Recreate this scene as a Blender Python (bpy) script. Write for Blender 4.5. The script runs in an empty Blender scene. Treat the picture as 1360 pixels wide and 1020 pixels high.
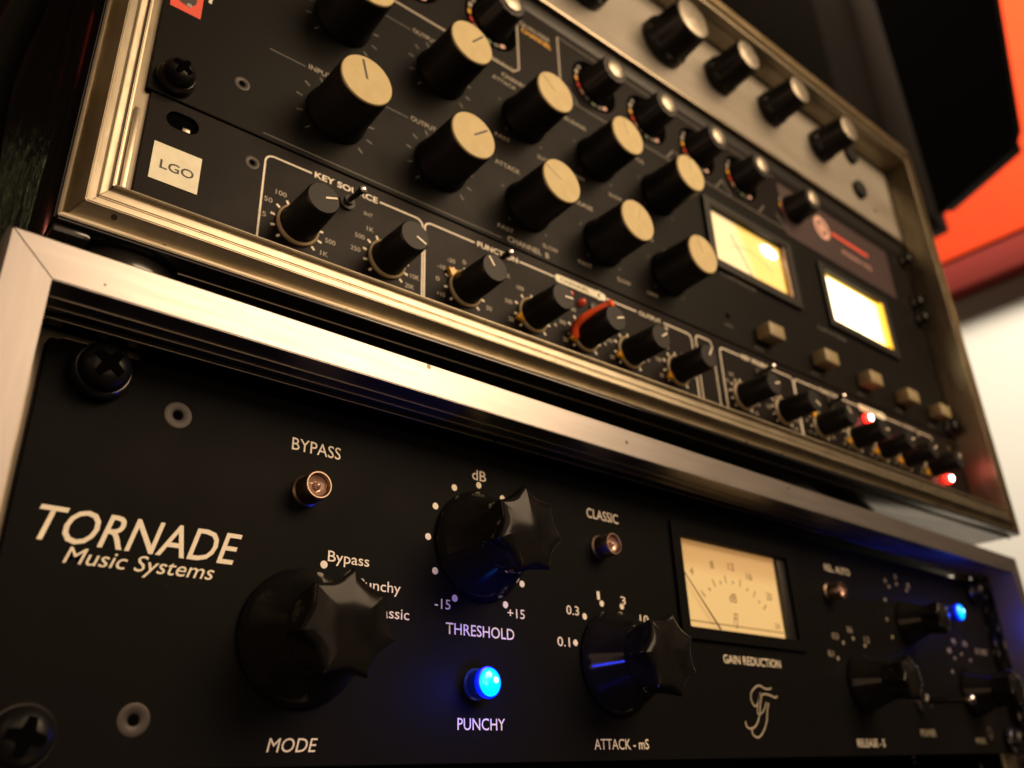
import bpy, bmesh, math, random
from mathutils import Matrix, Vector
random.seed(7)
S = 0.001                                     # all dimensions below are in millimetres
scene = bpy.context.scene
col = scene.collection

# ------------------------------------------------------------------ camera
cd = bpy.data.cameras.new("camera"); cam = bpy.data.objects.new("camera", cd); col.objects.link(cam)
RR = ((0.75446894, -0.65556531, -0.03259533), (0.2559253, 0.33955783, -0.90512039), (0.60442343, 0.67444681, 0.42393656))
CP = (-32.96833, -189.6869, -92.31174)
mw = Matrix(((RR[0][0], -RR[1][0], -RR[2][0], CP[0]*S), (RR[0][1], -RR[1][1], -RR[2][1], CP[1]*S),
             (RR[0][2], -RR[1][2], -RR[2][2], CP[2]*S), (0, 0, 0, 1)))
cam.matrix_world = mw
cd.sensor_width = 36; cd.lens = 1123.48/1360*36
cd.clip_start = 0.005; cd.clip_end = 60
cd.dof.use_dof = True; cd.dof.focus_distance = 0.222; cd.dof.aperture_fstop = 12.0
cd.dof.aperture_blades = 0
scene.camera = cam
scene.render.resolution_x = 1024; scene.render.resolution_y = 768

# ------------------------------------------------------------------ world and lamps
w = bpy.data.worlds.new("World"); scene.world = w; w.use_nodes = True
w.node_tree.nodes["Background"].inputs[0].default_value = (1.0, 0.66, 0.38, 1)
w.node_tree.nodes["Background"].inputs[1].default_value = 0.010

def area(name, loc, target, size, power, colr, spread=180, size_y=None):
    l = bpy.data.lights.new(name, 'AREA'); l.energy = power; l.color = colr; l.size = size*S
    if size_y: l.shape = 'RECTANGLE'; l.size_y = size_y*S
    l.spread = math.radians(spread)
    o = bpy.data.objects.new(name, l); col.objects.link(o)
    o.location = Vector(loc)*S
    o.rotation_euler = (Vector(target)-Vector(loc)).to_track_quat('-Z', 'Y').to_euler()
    return o
WARM = (1.0, 0.70, 0.42)
area("warm_room_lamp", (520, -820, 560), (160, 0, 60), 600, 13.0, WARM)
area("left_reflection_light", (-620, -230, -40), (100, -10, -40), 420, 1.5, (1.0, 0.60, 0.36))  # unseen light added for the pale strips reflected in the knob skirts
area("wall_lamp", (1100, -900, 3200), (2500, 400, 1250), 900, 39, (1.0, 0.87, 0.70), 66)
area("room_fill_behind", (-60, -1300, 330), (60, 0, 20), 1200, 5.5, (1.0, 0.68, 0.44))
area("room_fill_right", (1500, -760, 520), (300, 0, 50), 700, 0.35, (1.0, 0.66, 0.42))
area("side_glint_light", (-420, 1500, 1000), (-30, 100, 60), 45, 0.003, (0.95, 0.90, 0.40), 60, 260)  # unseen light added for glints on the case's left side
area("side_glint_light_red", (-700, 1300, 700), (-50, 150, 100), 40, 0.006, (1.0, 0.25, 0.15), 60)  # red counterpart of the added side glint light
scene.view_settings.view_transform = 'Standard'; scene.view_settings.look = 'None'
scene.view_settings.exposure = 0; scene.view_settings.gamma = 1

# ------------------------------------------------------------------ materials
def mat(name, base, rough=0.5, metal=0.0, noise=None, bump=None, emit=None, estr=1.0, spec=0.5, coat=0.0, rnoise=0.0, stretch=(1, 1, 1), dust=None):
    """noise=(scale, dark colour, amount); bump=(scale, strength, distance mm)"""
    m = bpy.data.materials.new(name); m.use_nodes = True
    nt = m.node_tree; b = nt.nodes["Principled BSDF"]
    b.inputs["Base Color"].default_value = (*base, 1); b.inputs["Roughness"].default_value = rough
    b.inputs["Metallic"].default_value = metal; b.inputs["Specular IOR Level"].default_value = spec
    if coat: b.inputs["Coat Weight"].default_value = coat; b.inputs["Coat Roughness"].default_value = 0.08
    if noise or bump or rnoise or dust:
        tc = nt.nodes.new("ShaderNodeTexCoord"); mp = nt.nodes.new("ShaderNodeMapping")
        mp.inputs["Scale"].default_value = stretch
        nt.links.new(tc.outputs["Object"], mp.inputs["Vector"])
    def ntex(scale, det=6):
        n = nt.nodes.new("ShaderNodeTexNoise"); n.inputs["Scale"].default_value = scale
        n.inputs["Detail"].default_value = det; n.inputs["Roughness"].default_value = 0.65
        nt.links.new(mp.outputs[0], n.inputs["Vector"]); return n
    if noise:
        n = ntex(noise[0]); cr = nt.nodes.new("ShaderNodeValToRGB")
        cr.color_ramp.elements[0].position = 0.38; cr.color_ramp.elements[1].position = 0.62
        k = noise[2]
        cr.color_ramp.elements[0].color = (*[a*(1-k)+c*k for a, c in zip(base, noise[1])], 1)
        cr.color_ramp.elements[1].color = (*base, 1)
        nt.links.new(n.outputs["Fac"], cr.inputs[0]); nt.links.new(cr.outputs[0], b.inputs["Base Color"])
    if rnoise:
        n = ntex(noise[0]*1.7 if noise else 60, 8); mr = nt.nodes.new("ShaderNodeMapRange")
        mr.inputs["From Min"].default_value = 0.3; mr.inputs["From Max"].default_value = 0.7
        mr.inputs["To Min"].default_value = max(0.02, rough-rnoise); mr.inputs["To Max"].default_value = min(1, rough+rnoise)
        nt.links.new(n.outputs["Fac"], mr.inputs["Value"]); nt.links.new(mr.outputs[0], b.inputs["Roughness"])
    if dust:
        vo = nt.nodes.new("ShaderNodeTexVoronoi"); vo.inputs["Scale"].default_value = dust[0]; nt.links.new(tc.outputs["Object"], vo.inputs["Vector"])
        lt = nt.nodes.new("ShaderNodeMath"); lt.operation = 'LESS_THAN'; lt.inputs[1].default_value = dust[1]; nt.links.new(vo.outputs["Distance"], lt.inputs[0])
        md = nt.nodes.new("ShaderNodeMix"); md.data_type = 'RGBA'; md.inputs[7].default_value = (*dust[2], 1); md.inputs[6].default_value = (*base, 1)
        src = b.inputs["Base Color"].links[0].from_socket if b.inputs["Base Color"].links else None
        if src: nt.links.new(src, md.inputs[6])
        nt.links.new(lt.outputs[0], md.inputs[0]); nt.links.new(md.outputs[2], b.inputs["Base Color"])
    if bump:
        n = ntex(bump[0], 4); bp = nt.nodes.new("ShaderNodeBump"); bp.inputs["Strength"].default_value = bump[1]
        bp.inputs["Distance"].default_value = bump[2]*S
        nt.links.new(n.outputs["Fac"], bp.inputs["Height"]); nt.links.new(bp.outputs[0], b.inputs["Normal"])
    if emit:
        b.inputs["Emission Color"].default_value = (*emit, 1); b.inputs["Emission Strength"].default_value = estr
    return m
ALU = (0.31, 0.29, 0.285)
M = dict(
 alu_x=mat("aluminium_along", ALU, 0.36, 1.0, noise=(420, (0.23, 0.21, 0.20), 0.35), bump=(900, 0.10, 0.04), rnoise=0.04, dust=(75, 0.055, (0.10, 0.08, 0.06)), stretch=(0.06, 1, 1)),
 alu_z=mat("aluminium_upright", ALU, 0.36, 1.0, noise=(420, (0.23, 0.21, 0.20), 0.35), bump=(900, 0.10, 0.04), rnoise=0.04, dust=(75, 0.055, (0.10, 0.08, 0.06)), stretch=(1, 1, 0.06)),
 worn_x=mat("worn_aluminium_along", (0.38, 0.335, 0.255), 0.38, 1.0, noise=(230, (0.22, 0.185, 0.13), 0.5), bump=(700, 0.15, 0.05), rnoise=0.05, dust=(95, 0.07, (0.09, 0.07, 0.04)), stretch=(0.25, 1, 1)),
 worn_z=mat("worn_aluminium_upright", (0.38, 0.335, 0.255), 0.38, 1.0, noise=(230, (0.22, 0.185, 0.13), 0.5), bump=(700, 0.15, 0.05), rnoise=0.05, dust=(95, 0.07, (0.09, 0.07, 0.04)), stretch=(1, 1, 0.25)),
 black_alu=mat("dark_anodised_lining", (0.05, 0.048, 0.05), 0.14, 0.9, rnoise=0.03, noise=(200, (0.03, 0.03, 0.03), 0.5), stretch=(0.1, 1, 1)),
 laminate=mat("black_laminate", (0.006, 0.006, 0.005), 0.13, 0, bump=(38, 1.0, 5.0), stretch=(1, 1, 0.35)),
 board=mat("black_board", (0.010, 0.009, 0.008), 0.45, 0, bump=(300, 0.3, 0.2)),
 panel=mat("black_satin_faceplate", (0.0048, 0.0047, 0.0047), 0.50, 0, spec=0.035, noise=(30, (0.0045, 0.0045, 0.0045), 0.6), bump=(2600, 0.12, 0.03), rnoise=0.05, dust=(110, 0.018, (0.035, 0.032, 0.026))),
 gate_panel=mat("dark_brown_black_faceplate", (0.0085, 0.0062, 0.0058), 0.42, 0, spec=0.07, noise=(25, (0.006, 0.005, 0.005), 0.6), bump=(2600, 0.10, 0.03), rnoise=0.05),
 grey_panel=mat("charcoal_faceplate", (0.0060, 0.0056, 0.0048), 0.45, 0, spec=0.07, noise=(25, (0.004, 0.004, 0.004), 0.6), bump=(2200, 0.12, 0.03), rnoise=0.05),
 silver=mat("silver_faceplate", (0.27, 0.25, 0.215), 0.5, 0.4, noise=(28, (0.17, 0.15, 0.12), 0.7), rnoise=0.05, stretch=(0.2, 1, 1)),
 bakelite=mat("glossy_black_bakelite", (0.005, 0.005, 0.005), 0.12, 0, spec=0.10, bump=(180, 0.10, 0.15), noise=(90, (0.015, 0.013, 0.012), 0.5)),
 knob=mat("matt_black_knob", (0.006, 0.0055, 0.005), 0.45, 0, spec=0.3, bump=(900, 0.1, 0.05)),
 knob_top=mat("satin_grey_knob_top", (0.010, 0.009, 0.009), 0.5, 0, spec=0.2, bump=(1500, 0.1, 0.03)),
 cream=mat("cream_knob_cap", (0.55, 0.455, 0.225), 0.6, 0, noise=(160, (0.47, 0.37, 0.17), 0.6)),
 cream_yellowed=mat("yellowed_knob_cap", (0.54, 0.42, 0.18), 0.55, 0, noise=(110, (0.45, 0.33, 0.13), 0.7), dust=(260, 0.06, (0.25, 0.18, 0.08))),
 cream_pale=mat("pale_knob_cap", (0.57, 0.48, 0.27), 0.62, 0, noise=(200, (0.50, 0.41, 0.21), 0.6), dust=(300, 0.05, (0.30, 0.22, 0.10))),
 scale_ink=mat("brown_scale_ink", (0.22, 0.13, 0.05), 0.6),
 dull_cap=mat("dull_metal_cap", (0.34, 0.31, 0.25), 0.38, 0.8, noise=(260, (0.16, 0.14, 0.11), 0.7)),
 silver_cap=mat("spun_silver_cap", (0.90, 0.88, 0.85), 0.22, 0.9),
 chrome=mat("chrome", (0.86, 0.83, 0.80), 0.14, 1.0),
 brass=mat("dull_bronze_bezel", (0.24, 0.175, 0.135), 0.38, 1.0, noise=(300, (0.2, 0.14, 0.1), 0.4)),
 screw=mat("black_zinc_screw", (0.006, 0.006, 0.006), 0.33, 0.0, spec=0.2, bump=(400, 0.35, 0.2)),
 rubber=mat("black_rubber", (0.012, 0.011, 0.010), 0.22, 0, coat=0.3, bump=(300, 0.2, 0.2)),
 csink=mat("countersunk_bolt_head", (0.026, 0.020, 0.018), 0.5, 0.2, noise=(400, (0.03, 0.022, 0.02), 0.5)),
 dark_hole=mat("dark_recess", (0.002, 0.002, 0.002), 0.9, spec=0.0),
 ink=mat("screenprinted_ink", (0.80, 0.74, 0.62), 0.5, noise=(900, (0.62, 0.56, 0.44), 0.4)),
 ink_dim=mat("dim_ink", (0.36, 0.32, 0.25), 0.5, noise=(900, (0.22, 0.19, 0.15), 0.5)),  # dimmer copy of the print ink
 ink_faint=mat("grey_faint_ink", (0.10, 0.095, 0.08), 0.5, noise=(900, (0.05, 0.05, 0.04), 0.5)),
 ink_black=mat("black_ink", (0.03, 0.02, 0.015), 0.5),
 label=mat("label_paper", (0.86, 0.85, 0.68), 0.6, noise=(200, (0.66, 0.63, 0.46), 0.4)),
 yellow=mat("yellow_plastic", (0.85, 0.44, 0.03), 0.35),
 tan_ring=mat("tan_knob_skirt", (0.33, 0.26, 0.15), 0.4),
 red_plastic=mat("red_lever_plastic", (0.95, 0.11, 0.02), 0.35, coat=0.2),
 red_print=mat("red_print", (0.75, 0.07, 0.03), 0.5),
 pink_print=mat("pink_print", (0.62, 0.36, 0.30), 0.5),
 purple=mat("plum_reflection_tint", (0.034, 0.016, 0.019), 0.42),
 green_print=mat("green_print", (0.16, 0.22, 0.13), 0.5),
 button=mat("ivory_button", (0.25, 0.205, 0.11), 0.5, noise=(300, (0.24, 0.19, 0.10), 0.5)),
 led_off=mat("unlit_lamp_lens", (0.42, 0.26, 0.20), 0.12, 0.3, coat=0.7, noise=(500, (0.2, 0.11, 0.08), 0.5)),
 led_red_off=mat("unlit_red_led", (0.55, 0.05, 0.03), 0.15, coat=0.6, emit=(1, 0.08, 0.03), estr=0.08),
 led_blue=mat("lit_blue_led", (0.0, 0.1, 0.8), 0.2, emit=(0.0, 0.50, 1.0), estr=1.8, coat=0.5),
 led_core=mat("lit_blue_led_core", (0.5, 0.8, 1.0), 0.2, emit=(0.22, 0.80, 1.0), estr=3.2),
 led_hot=mat("lit_red_led_core", (1, 0.6, 0.5), 0.2, emit=(1.0, 0.62, 0.55), estr=26.0),
 blue_halo=mat("blue_bloom_halo", (0.0, 0.02, 0.3), 0.3, emit=(0.0, 0.012, 1.0), estr=1.1),
 led_red=mat("lit_red_led", (0.9, 0.2, 0.2), 0.2, emit=(1.0, 0.012, 0.006), estr=7.0),
 blue_body=mat("frosted_blue_led_body", (0.01, 0.03, 0.35), 0.25, coat=0.4, emit=(0.0, 0.01, 0.6), estr=0.05),
 speaker=mat("dark_speaker_vinyl", (0.010, 0.008, 0.007), 0.6, spec=0.1, bump=(60, 0.2, 0.5)),
 cabinet=mat("dark_grey_cabinet", (0.018, 0.015, 0.012), 0.8, spec=0.0, noise=(6, (0.022, 0.017, 0.013), 0.7)),
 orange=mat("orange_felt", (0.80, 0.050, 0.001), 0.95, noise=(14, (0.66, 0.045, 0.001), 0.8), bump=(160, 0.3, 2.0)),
 felt_shade=mat("felt_underside_shade", (0.15, 0.007, 0.002), 0.95, bump=(160, 0.3, 2.0)),
 wall=mat("white_painted_wall", (0.82, 0.80, 0.74), 0.9, noise=(2.0, (0.76, 0.73, 0.66), 0.5), bump=(40, 0.15, 1.0)),
 back_wall=mat("dark_back_wall", (0.02, 0.017, 0.014), 0.9, noise=(2, (0.01, 0.01, 0.01), 0.5)),
 cable=mat("black_cable_rubber", (0.012, 0.012, 0.010), 0.16, coat=0.3, bump=(60, 0.2, 0.5)),
 red_tape=mat("red_heatshrink", (0.5, 0.04, 0.03), 0.4),
)
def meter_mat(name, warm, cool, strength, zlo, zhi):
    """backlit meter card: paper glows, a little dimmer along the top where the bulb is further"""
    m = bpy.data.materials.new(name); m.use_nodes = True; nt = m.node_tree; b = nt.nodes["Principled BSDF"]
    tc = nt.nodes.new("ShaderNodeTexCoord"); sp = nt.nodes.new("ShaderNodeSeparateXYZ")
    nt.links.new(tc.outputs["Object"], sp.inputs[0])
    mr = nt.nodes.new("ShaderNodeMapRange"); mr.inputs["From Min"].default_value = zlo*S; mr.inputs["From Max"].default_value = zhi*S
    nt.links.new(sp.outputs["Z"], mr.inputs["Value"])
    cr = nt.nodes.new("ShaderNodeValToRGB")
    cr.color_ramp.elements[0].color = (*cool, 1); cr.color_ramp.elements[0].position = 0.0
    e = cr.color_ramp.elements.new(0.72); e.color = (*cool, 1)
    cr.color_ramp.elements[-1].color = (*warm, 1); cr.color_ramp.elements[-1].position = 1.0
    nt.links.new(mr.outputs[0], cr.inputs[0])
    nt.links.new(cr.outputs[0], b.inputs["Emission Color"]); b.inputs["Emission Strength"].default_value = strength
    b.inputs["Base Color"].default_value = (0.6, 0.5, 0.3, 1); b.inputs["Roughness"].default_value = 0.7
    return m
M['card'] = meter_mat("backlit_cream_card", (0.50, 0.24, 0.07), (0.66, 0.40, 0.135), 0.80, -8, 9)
M['card_yellow_plain'] = meter_mat("backlit_yellow_card", (0.75, 0.36, 0.04), (0.90, 0.58, 0.05), 1.0, -16, 16)
M['card_white'] = meter_mat("backlit_white_card", (1.0, 0.70, 0.25), (1.0, 0.83, 0.42), 4.5, -16, 16)
def two_tone_glow(name, ca, cb, strength, x0, x1, zc):
    m = bpy.data.materials.new(name); m.use_nodes = True; nt = m.node_tree; b = nt.nodes["Principled BSDF"]
    tc = nt.nodes.new("ShaderNodeTexCoord"); mp = nt.nodes.new("ShaderNodeMapping"); mp.inputs["Rotation"].default_value = (0, zc, 0)
    nt.links.new(tc.outputs["Object"], mp.inputs[0]); sp_ = nt.nodes.new("ShaderNodeSeparateXYZ"); nt.links.new(mp.outputs[0], sp_.inputs[0])
    mr = nt.nodes.new("ShaderNodeMapRange"); mr.inputs["From Min"].default_value = x0*S; mr.inputs["From Max"].default_value = x1*S
    mr.interpolation_type = 'SMOOTHSTEP'; nt.links.new(sp_.outputs["X"], mr.inputs["Value"])
    mx_ = nt.nodes.new("ShaderNodeMix"); mx_.data_type = 'RGBA'; mx_.inputs[6].default_value = (*ca, 1); mx_.inputs[7].default_value = (*cb, 1)
    nt.links.new(mr.outputs[0], mx_.inputs[0]); nt.links.new(mx_.outputs[2], b.inputs["Emission Color"]); b.inputs["Emission Strength"].default_value = strength
    b.inputs["Base Color"].default_value = (0.6, 0.5, 0.3, 1); return m
M['card_yellow'] = two_tone_glow("backlit_yellow_card_painted_reflection", (0.80, 0.57, 0.28), (0.76, 0.42, 0.04), 1.0, -8, 3, 0.35)  # paler left part is a reflection painted into the card's glow
M['card_white'] = two_tone_glow("backlit_white_card_two_tone", (1.0, 0.86, 0.52), (1.0, 0.62, 0.12), 4.0, 8, 34, 0.0)
M['amber'] = mat("amber_halo_glow", (0.7, 0.4, 0.05), 0.3, emit=(1.0, 0.62, 0.05), estr=0.9)  # emission stands in for the amber glow around the hot meter
gl = bpy.data.materials.new("meter_glass"); gl.use_nodes = True; nt = gl.node_tree
b = nt.nodes["Principled BSDF"]; tr = nt.nodes.new("ShaderNodeBsdfTransparent"); mx = nt.nodes.new("ShaderNodeMixShader")
b.inputs["Roughness"].default_value = 0.06; b.inputs["Base Color"].default_value = (0.02, 0.02, 0.02, 1)
mx.inputs[0].default_value = 0.10
nt.links.new(tr.outputs[0], mx.inputs[1]); nt.links.new(b.outputs[0], mx.inputs[2])
nt.links.new(mx.outputs[0], nt.nodes["Material Output"].inputs["Surface"]); M['glass'] = gl

# ------------------------------------------------------------------ mesh helpers (mm, x right, y away, z up)
def to_mesh(bm, name):
    me = bpy.data.meshes.new(name); bm.to_mesh(me); bm.free(); return me
def smooth(me, ang=35):
    for p in me.polygons: p.use_smooth = True
    try: me.set_sharp_from_angle(angle=math.radians(ang))
    except Exception: pass
    return me
def box(x0, x1, y0, y1, z0, z1, bev=0.0, name="box", seg=2):
    bm = bmesh.new(); bmesh.ops.create_cube(bm, size=1)
    for v in bm.verts:
        v.co = Vector(((x0+x1)/2+v.co.x*(x1-x0), (y0+y1)/2+v.co.y*(y1-y0), (z0+z1)/2+v.co.z*(z1-z0)))*S
    if bev: bmesh.ops.bevel(bm, geom=bm.edges[:], offset=bev*S, segments=seg, affect='EDGES', profile=0.5)
    me = to_mesh(bm, name)
    return smooth(me) if bev else me
def lathe(prof, n=48, name="lathe", rfun=None):
    """prof [(r, h)] h towards the viewer (-y); rfun(angle, r, h) -> r"""
    bm = bmesh.new(); rings = []
    for r, h in prof:
        if r <= 0: rings.append([bm.verts.new((0, -h*S, 0))]); continue
        ring = []
        for i in range(n):
            a = 2*math.pi*i/n; q = rfun(a, r, h) if rfun else r
            ring.append(bm.verts.new((q*math.cos(a)*S, -h*S, q*math.sin(a)*S)))
        rings.append(ring)
    for a, b_ in zip(rings, rings[1:]):
        if len(a) == 1 and len(b_) == 1: continue
        for i in range(n):
            j = (i+1) % n
            if len(a) == 1: bm.faces.new((a[0], b_[j], b_[i]))
            elif len(b_) == 1: bm.faces.new((a[i], a[j], b_[0]))
            else: bm.faces.new((a[i], a[j], b_[j], b_[i]))
    bmesh.ops.recalc_face_normals(bm, faces=bm.faces[:])
    return smooth(to_mesh(bm, name), 40)
def tube(pts, r, n=8, name="tube", flat=1.0):
    """round bar along a polyline (mm)"""
    bm = bmesh.new(); P = [Vector(p) for p in pts]; rings = []
    up0 = Vector((0, 1, 0))
    for i, p in enumerate(P):
        d = (P[min(i+1, len(P)-1)]-P[max(i-1, 0)]).normalized()
        u = up0 if abs(d.dot(up0)) < 0.95 else Vector((1, 0, 0))
        s_ = d.cross(u).normalized(); t = s_.cross(d).normalized()
        rr = r[i] if isinstance(r, (list, tuple)) else r
        rings.append([bm.verts.new((p+s_*math.cos(2*math.pi*k/n)*rr+t*math.sin(2*math.pi*k/n)*rr*flat)*S) for k in range(n)])
    for a, b_ in zip(rings, rings[1:]):
        for k in range(n): bm.faces.new((a[k], a[(k+1) % n], b_[(k+1) % n], b_[k]))
    bm.faces.new(rings[0]); bm.faces.new(rings[-1][::-1])
    bmesh.ops.recalc_face_normals(bm, faces=bm.faces[:])
    return smooth(to_mesh(bm, name), 50)
def smooth_line(pts, sub=6):
    P = [Vector(p) for p in pts]; out = []
    for i in range(len(P)-1):
        p0, p1, p2, p3 = P[max(i-1, 0)], P[i], P[i+1], P[min(i+2, len(P)-1)]
        for k in range(sub):
            t = k/sub
            out.append(0.5*((2*p1)+(p2-p0)*t+(2*p0-5*p1+4*p2-p3)*t*t+(-p0+3*p1-3*p2+p3)*t**3))
    return out+[P[-1]]
def rect(x0, x1, z0, z1, r=0, n=5):
    if r <= 0: return [(x0, z0), (x1, z0), (x1, z1), (x0, z1)]
    o = []
    for cx, cz, a0 in ((x1-r, z0+r, -90), (x1-r, z1-r, 0), (x0+r, z1-r, 90), (x0+r, z0+r, 180)):
        for k in range(n+1):
            a = math.radians(a0+90*k/n); o.append((cx+r*math.cos(a), cz+r*math.sin(a)))
    return o
def circle(cx, cz, r, n=28, sx=1): return [(cx+r*sx*math.cos(2*math.pi*i/n), cz+r*math.sin(2*math.pi*i/n)) for i in range(n)]
def plate(outline, holes, y0, y1, bev=0.25, name="plate"):
    """flat plate in the xz plane with real through-holes, front face at y0, back at y1"""
    cu = bpy.data.curves.new(name, 'CURVE'); cu.dimensions = '2D'; cu.fill_mode = 'BOTH'
    t = abs(y1-y0); cu.extrude = max(0.0001, t/2-bev)*S; cu.bevel_depth = bev*S; cu.bevel_resolution = 1
    cu.offset = -bev*S
    for pl in [outline]+list(holes):
        sp = cu.splines.new('POLY'); sp.points.add(len(pl)-1); sp.use_cyclic_u = True
        for p, (x, z) in zip(sp.points, pl): p.co = (x*S, z*S, 0, 1)
    ob = bpy.data.objects.new(name, cu); me = bpy.data.meshes.new_from_object(ob)
    me.transform(Matrix(((1, 0, 0, 0), (0, 0, -1, (y0+y1)/2*S), (0, 1, 0, 0), (0, 0, 0, 1))))
    bpy.data.objects.remove(ob); return smooth(me, 30)
def ring_line(poly, width, y, name="line", closed=False, th=0.04):
    """printed line: flat ribbon along a 2D polyline in the xz plane"""
    bm = bmesh.new(); P = [Vector(p) for p in poly]; n = len(P); L_, R_ = [], []
    for i in range(n):
        if closed: a, b_ = P[i-1], P[(i+1) % n]
        else: a, b_ = P[max(i-1, 0)], P[min(i+1, n-1)]
        d = (b_-a).normalized(); q = Vector((-d.y, d.x))*width/2
        L_.append(P[i]+q); R_.append(P[i]-q)
    def V(p, yy): return bm.verts.new((p.x*S, yy*S, p.y*S))
    f = [[V(p, y) for p in L_], [V(p, y) for p in R_], [V(p, y+th) for p in L_], [V(p, y+th) for p in R_]]
    rng = range(n if closed else n-1)
    for i in rng:
        j = (i+1) % n
        bm.faces.new((f[0][i], f[0][j], f[1][j], f[1][i]))
        bm.faces.new((f[0][i], f[2][i], f[2][j], f[0][j])); bm.faces.new((f[1][j], f[3][j], f[3][i], f[1][i]))
    bmesh.ops.recalc_face_normals(bm, faces=bm.faces[:])
    return to_mesh(bm, name)
def disc(cx, cz, r, y, n=20, th=0.05, name="dot", sx=1):
    return plate(circle(cx, cz, r, n, sx), [], y, y+th, 0.0, name)

# ------------------------------------------------------------------ object helpers
YAW = -0.03308157
FRAMES = {'L': Matrix.Identity(4), 'U': Matrix.Translation(Vector((13.32732, 9.99192, 87.27099))*S) @ Matrix.Rotation(YAW, 4, 'Z')}
class Thing:
    def __init__(s, name, label, cat, origin, frame='L', group=None):
        s.root = bpy.data.objects.new(name, None); col.objects.link(s.root)
        s.root.empty_display_size = 0.01
        s.o = Vector(origin); s.root.matrix_world = FRAMES[frame] @ Matrix.Translation(s.o*S)
        s.root['label'] = label; s.root['category'] = cat
        if group: s.root['group'] = group
    def part(s, name, me, m, at=None, parent=None, pat=None, rot=None, label=None):
        """me in frame coordinates (or local to 'at'); parent: a part made with at=pat"""
        o = bpy.data.objects.new(name, me); col.objects.link(o)
        if me.materials: pass
        elif m: me.materials.append(M[m])
        par = parent or s.root; o.parent = par
        base = Vector(pat) if pat is not None else s.o
        loc = (Vector(at)-base) if at is not None else -base
        if parent is not None and pat is None and at is None: loc = Vector((0, 0, 0))
        o.location = loc*S
        if rot is not None: o.rotation_euler = rot
        if label: o['label'] = label
        return o
TXT = []
def text(th, s, x0, x1, zb, cap, m='ink', shear=0.0, y=-0.06, parent=None, bold=0.0, name="lettering", pat=None):
    """lettering fitted to x0..x1 with its capitals 'cap' tall standing on the baseline zb"""
    cu = bpy.data.curves.new(name, 'FONT'); cu.body = s; cu.size = 1.0; cu.shear = shear; cu.offset = bold
    cu.resolution_u = 3
    ob = bpy.data.objects.new(name, cu); me = bpy.data.meshes.new_from_object(ob); bpy.data.objects.remove(ob)
    xs = [v.co.x for v in me.vertices]
    if not xs: return
    a, b_ = min(xs), max(xs); capu = 0.729
    sx = (x1-x0)/(b_-a); sz = cap/capu
    for v in me.vertices: v.co = Vector(((x0+(v.co.x-a)*sx)*S, y*S, (zb+v.co.y*sz)*S))
    return th.part(name, me, m, parent=parent, at=None, pat=pat) if parent is None else th.part(name, me, m, at=(0, 0, 0), parent=parent, pat=pat)
def line(th, pts, wd, m='ink', y=-0.06, closed=False, name="printed_line"):
    return th.part(name, ring_line(pts, wd, y, name, closed), m)
def dot(th, x, z, r, m='ink', y=-0.06, name="scale_dot", sx=1):
    return th.part(name, disc(x, z, r, y, name=name, sx=sx), m)

# ------------------------------------------------------------------ shared meshes
def phillips(R, name):
    """pan head with cross recess: dome lathe plus a sunk cross cut as dark bevelled trough"""
    return lathe([(R, 0), (R, 1.2), (R*0.96, 2.2), (R*0.82, 3.2), (R*0.55, 3.9), (R*0.28, 4.1), (0, 4.15)], 36, name)
def cross_mesh(a, wd, h, name="cross_recess"):
    pl = []
    for k in range(4):
        c, s_ = math.cos(k*math.pi/2), math.sin(k*math.pi/2)
        for x, z in ((wd/2, wd/2), (a, wd*0.28), (a, -wd*0.28)):
            pass
    pts = [(wd*.5, wd*.5), (wd*.3, a), (-wd*.3, a), (-wd*.5, wd*.5), (-a, wd*.3), (-a, -wd*.3), (-wd*.5, -wd*.5), (-wd*.3, -a), (wd*.3, -a), (wd*.5, -wd*.5), (a, -wd*.3), (a, wd*.3)]
    return plate(pts, [], -h, -h+0.5, 0.1, name)
ME = {}
def shared(k, f):
    if k not in ME: ME[k] = f()
    return ME[k]
def rack_screw(th, x, z, y=0, R=7.2, rot=0.4, washer=True):
    at = (x, y, z)
    wz = shared(('washer', R), lambda: lathe([(R+0.9, 0), (R+1.1, 0.9), (R+0.8, 2.3), (R+0.2, 2.9), (R-0.5, 2.9)], 40, "cup_washer"))
    hd = shared(('head', R), lambda: lathe([(R, 2.2), (R, 3.6), (R*0.95, 4.8), (R*0.8, 5.9), (R*0.55, 6.7), (R*0.3, 7.0), (0, 7.05)], 40, "screw_head"))
    cr = shared(('cross', R), lambda: cross_mesh(R*0.62, R*0.46, 7.08))
    o = th.part("rack_screw", hd, 'screw', at=at, rot=(0, rot, 0))
    if washer: th.part("cup_washer", wz, 'rubber', at=at, parent=o, pat=at)
    th.part("cross_recess", cr, 'dark_hole', at=at, parent=o, pat=at)
    return o
def csink(th, x, z, R=3.0, r=1.3, y=0):
    at = (x, y, z)
    a = shared(('cs', R), lambda: lathe([(R, -0.1), (R, 0.10), (R*0.92, 0.16), (r*1.25, 0.12), (r, -0.05), (r*0.8, -0.4), (0, -0.4)], 32, "countersunk_bolt"))
    h = shared(('csh', R), lambda: lathe([(r*0.98, 0.02), (0, 0.03)], 6, "hex_socket"))
    o = th.part("countersunk_bolt", a, 'csink', at=at); th.part("hex_socket", h, 'dark_hole', at=at, parent=o, pat=at)

# =================================================================== ROOM
wall = bpy.data.objects.new("wall", box(2500, 2520, -150, 3000, -900, 3200, name="wall")); wall.data.materials.append(M['wall'])
col.objects.link(wall); wall['kind'] = 'structure'
bw = bpy.data.objects.new("back_wall", box(-2500, 2500, 2600, 2620, -900, 3200, name="back_wall")); bw.data.materials.append(M['back_wall'])
col.objects.link(bw); bw['kind'] = 'structure'

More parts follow.
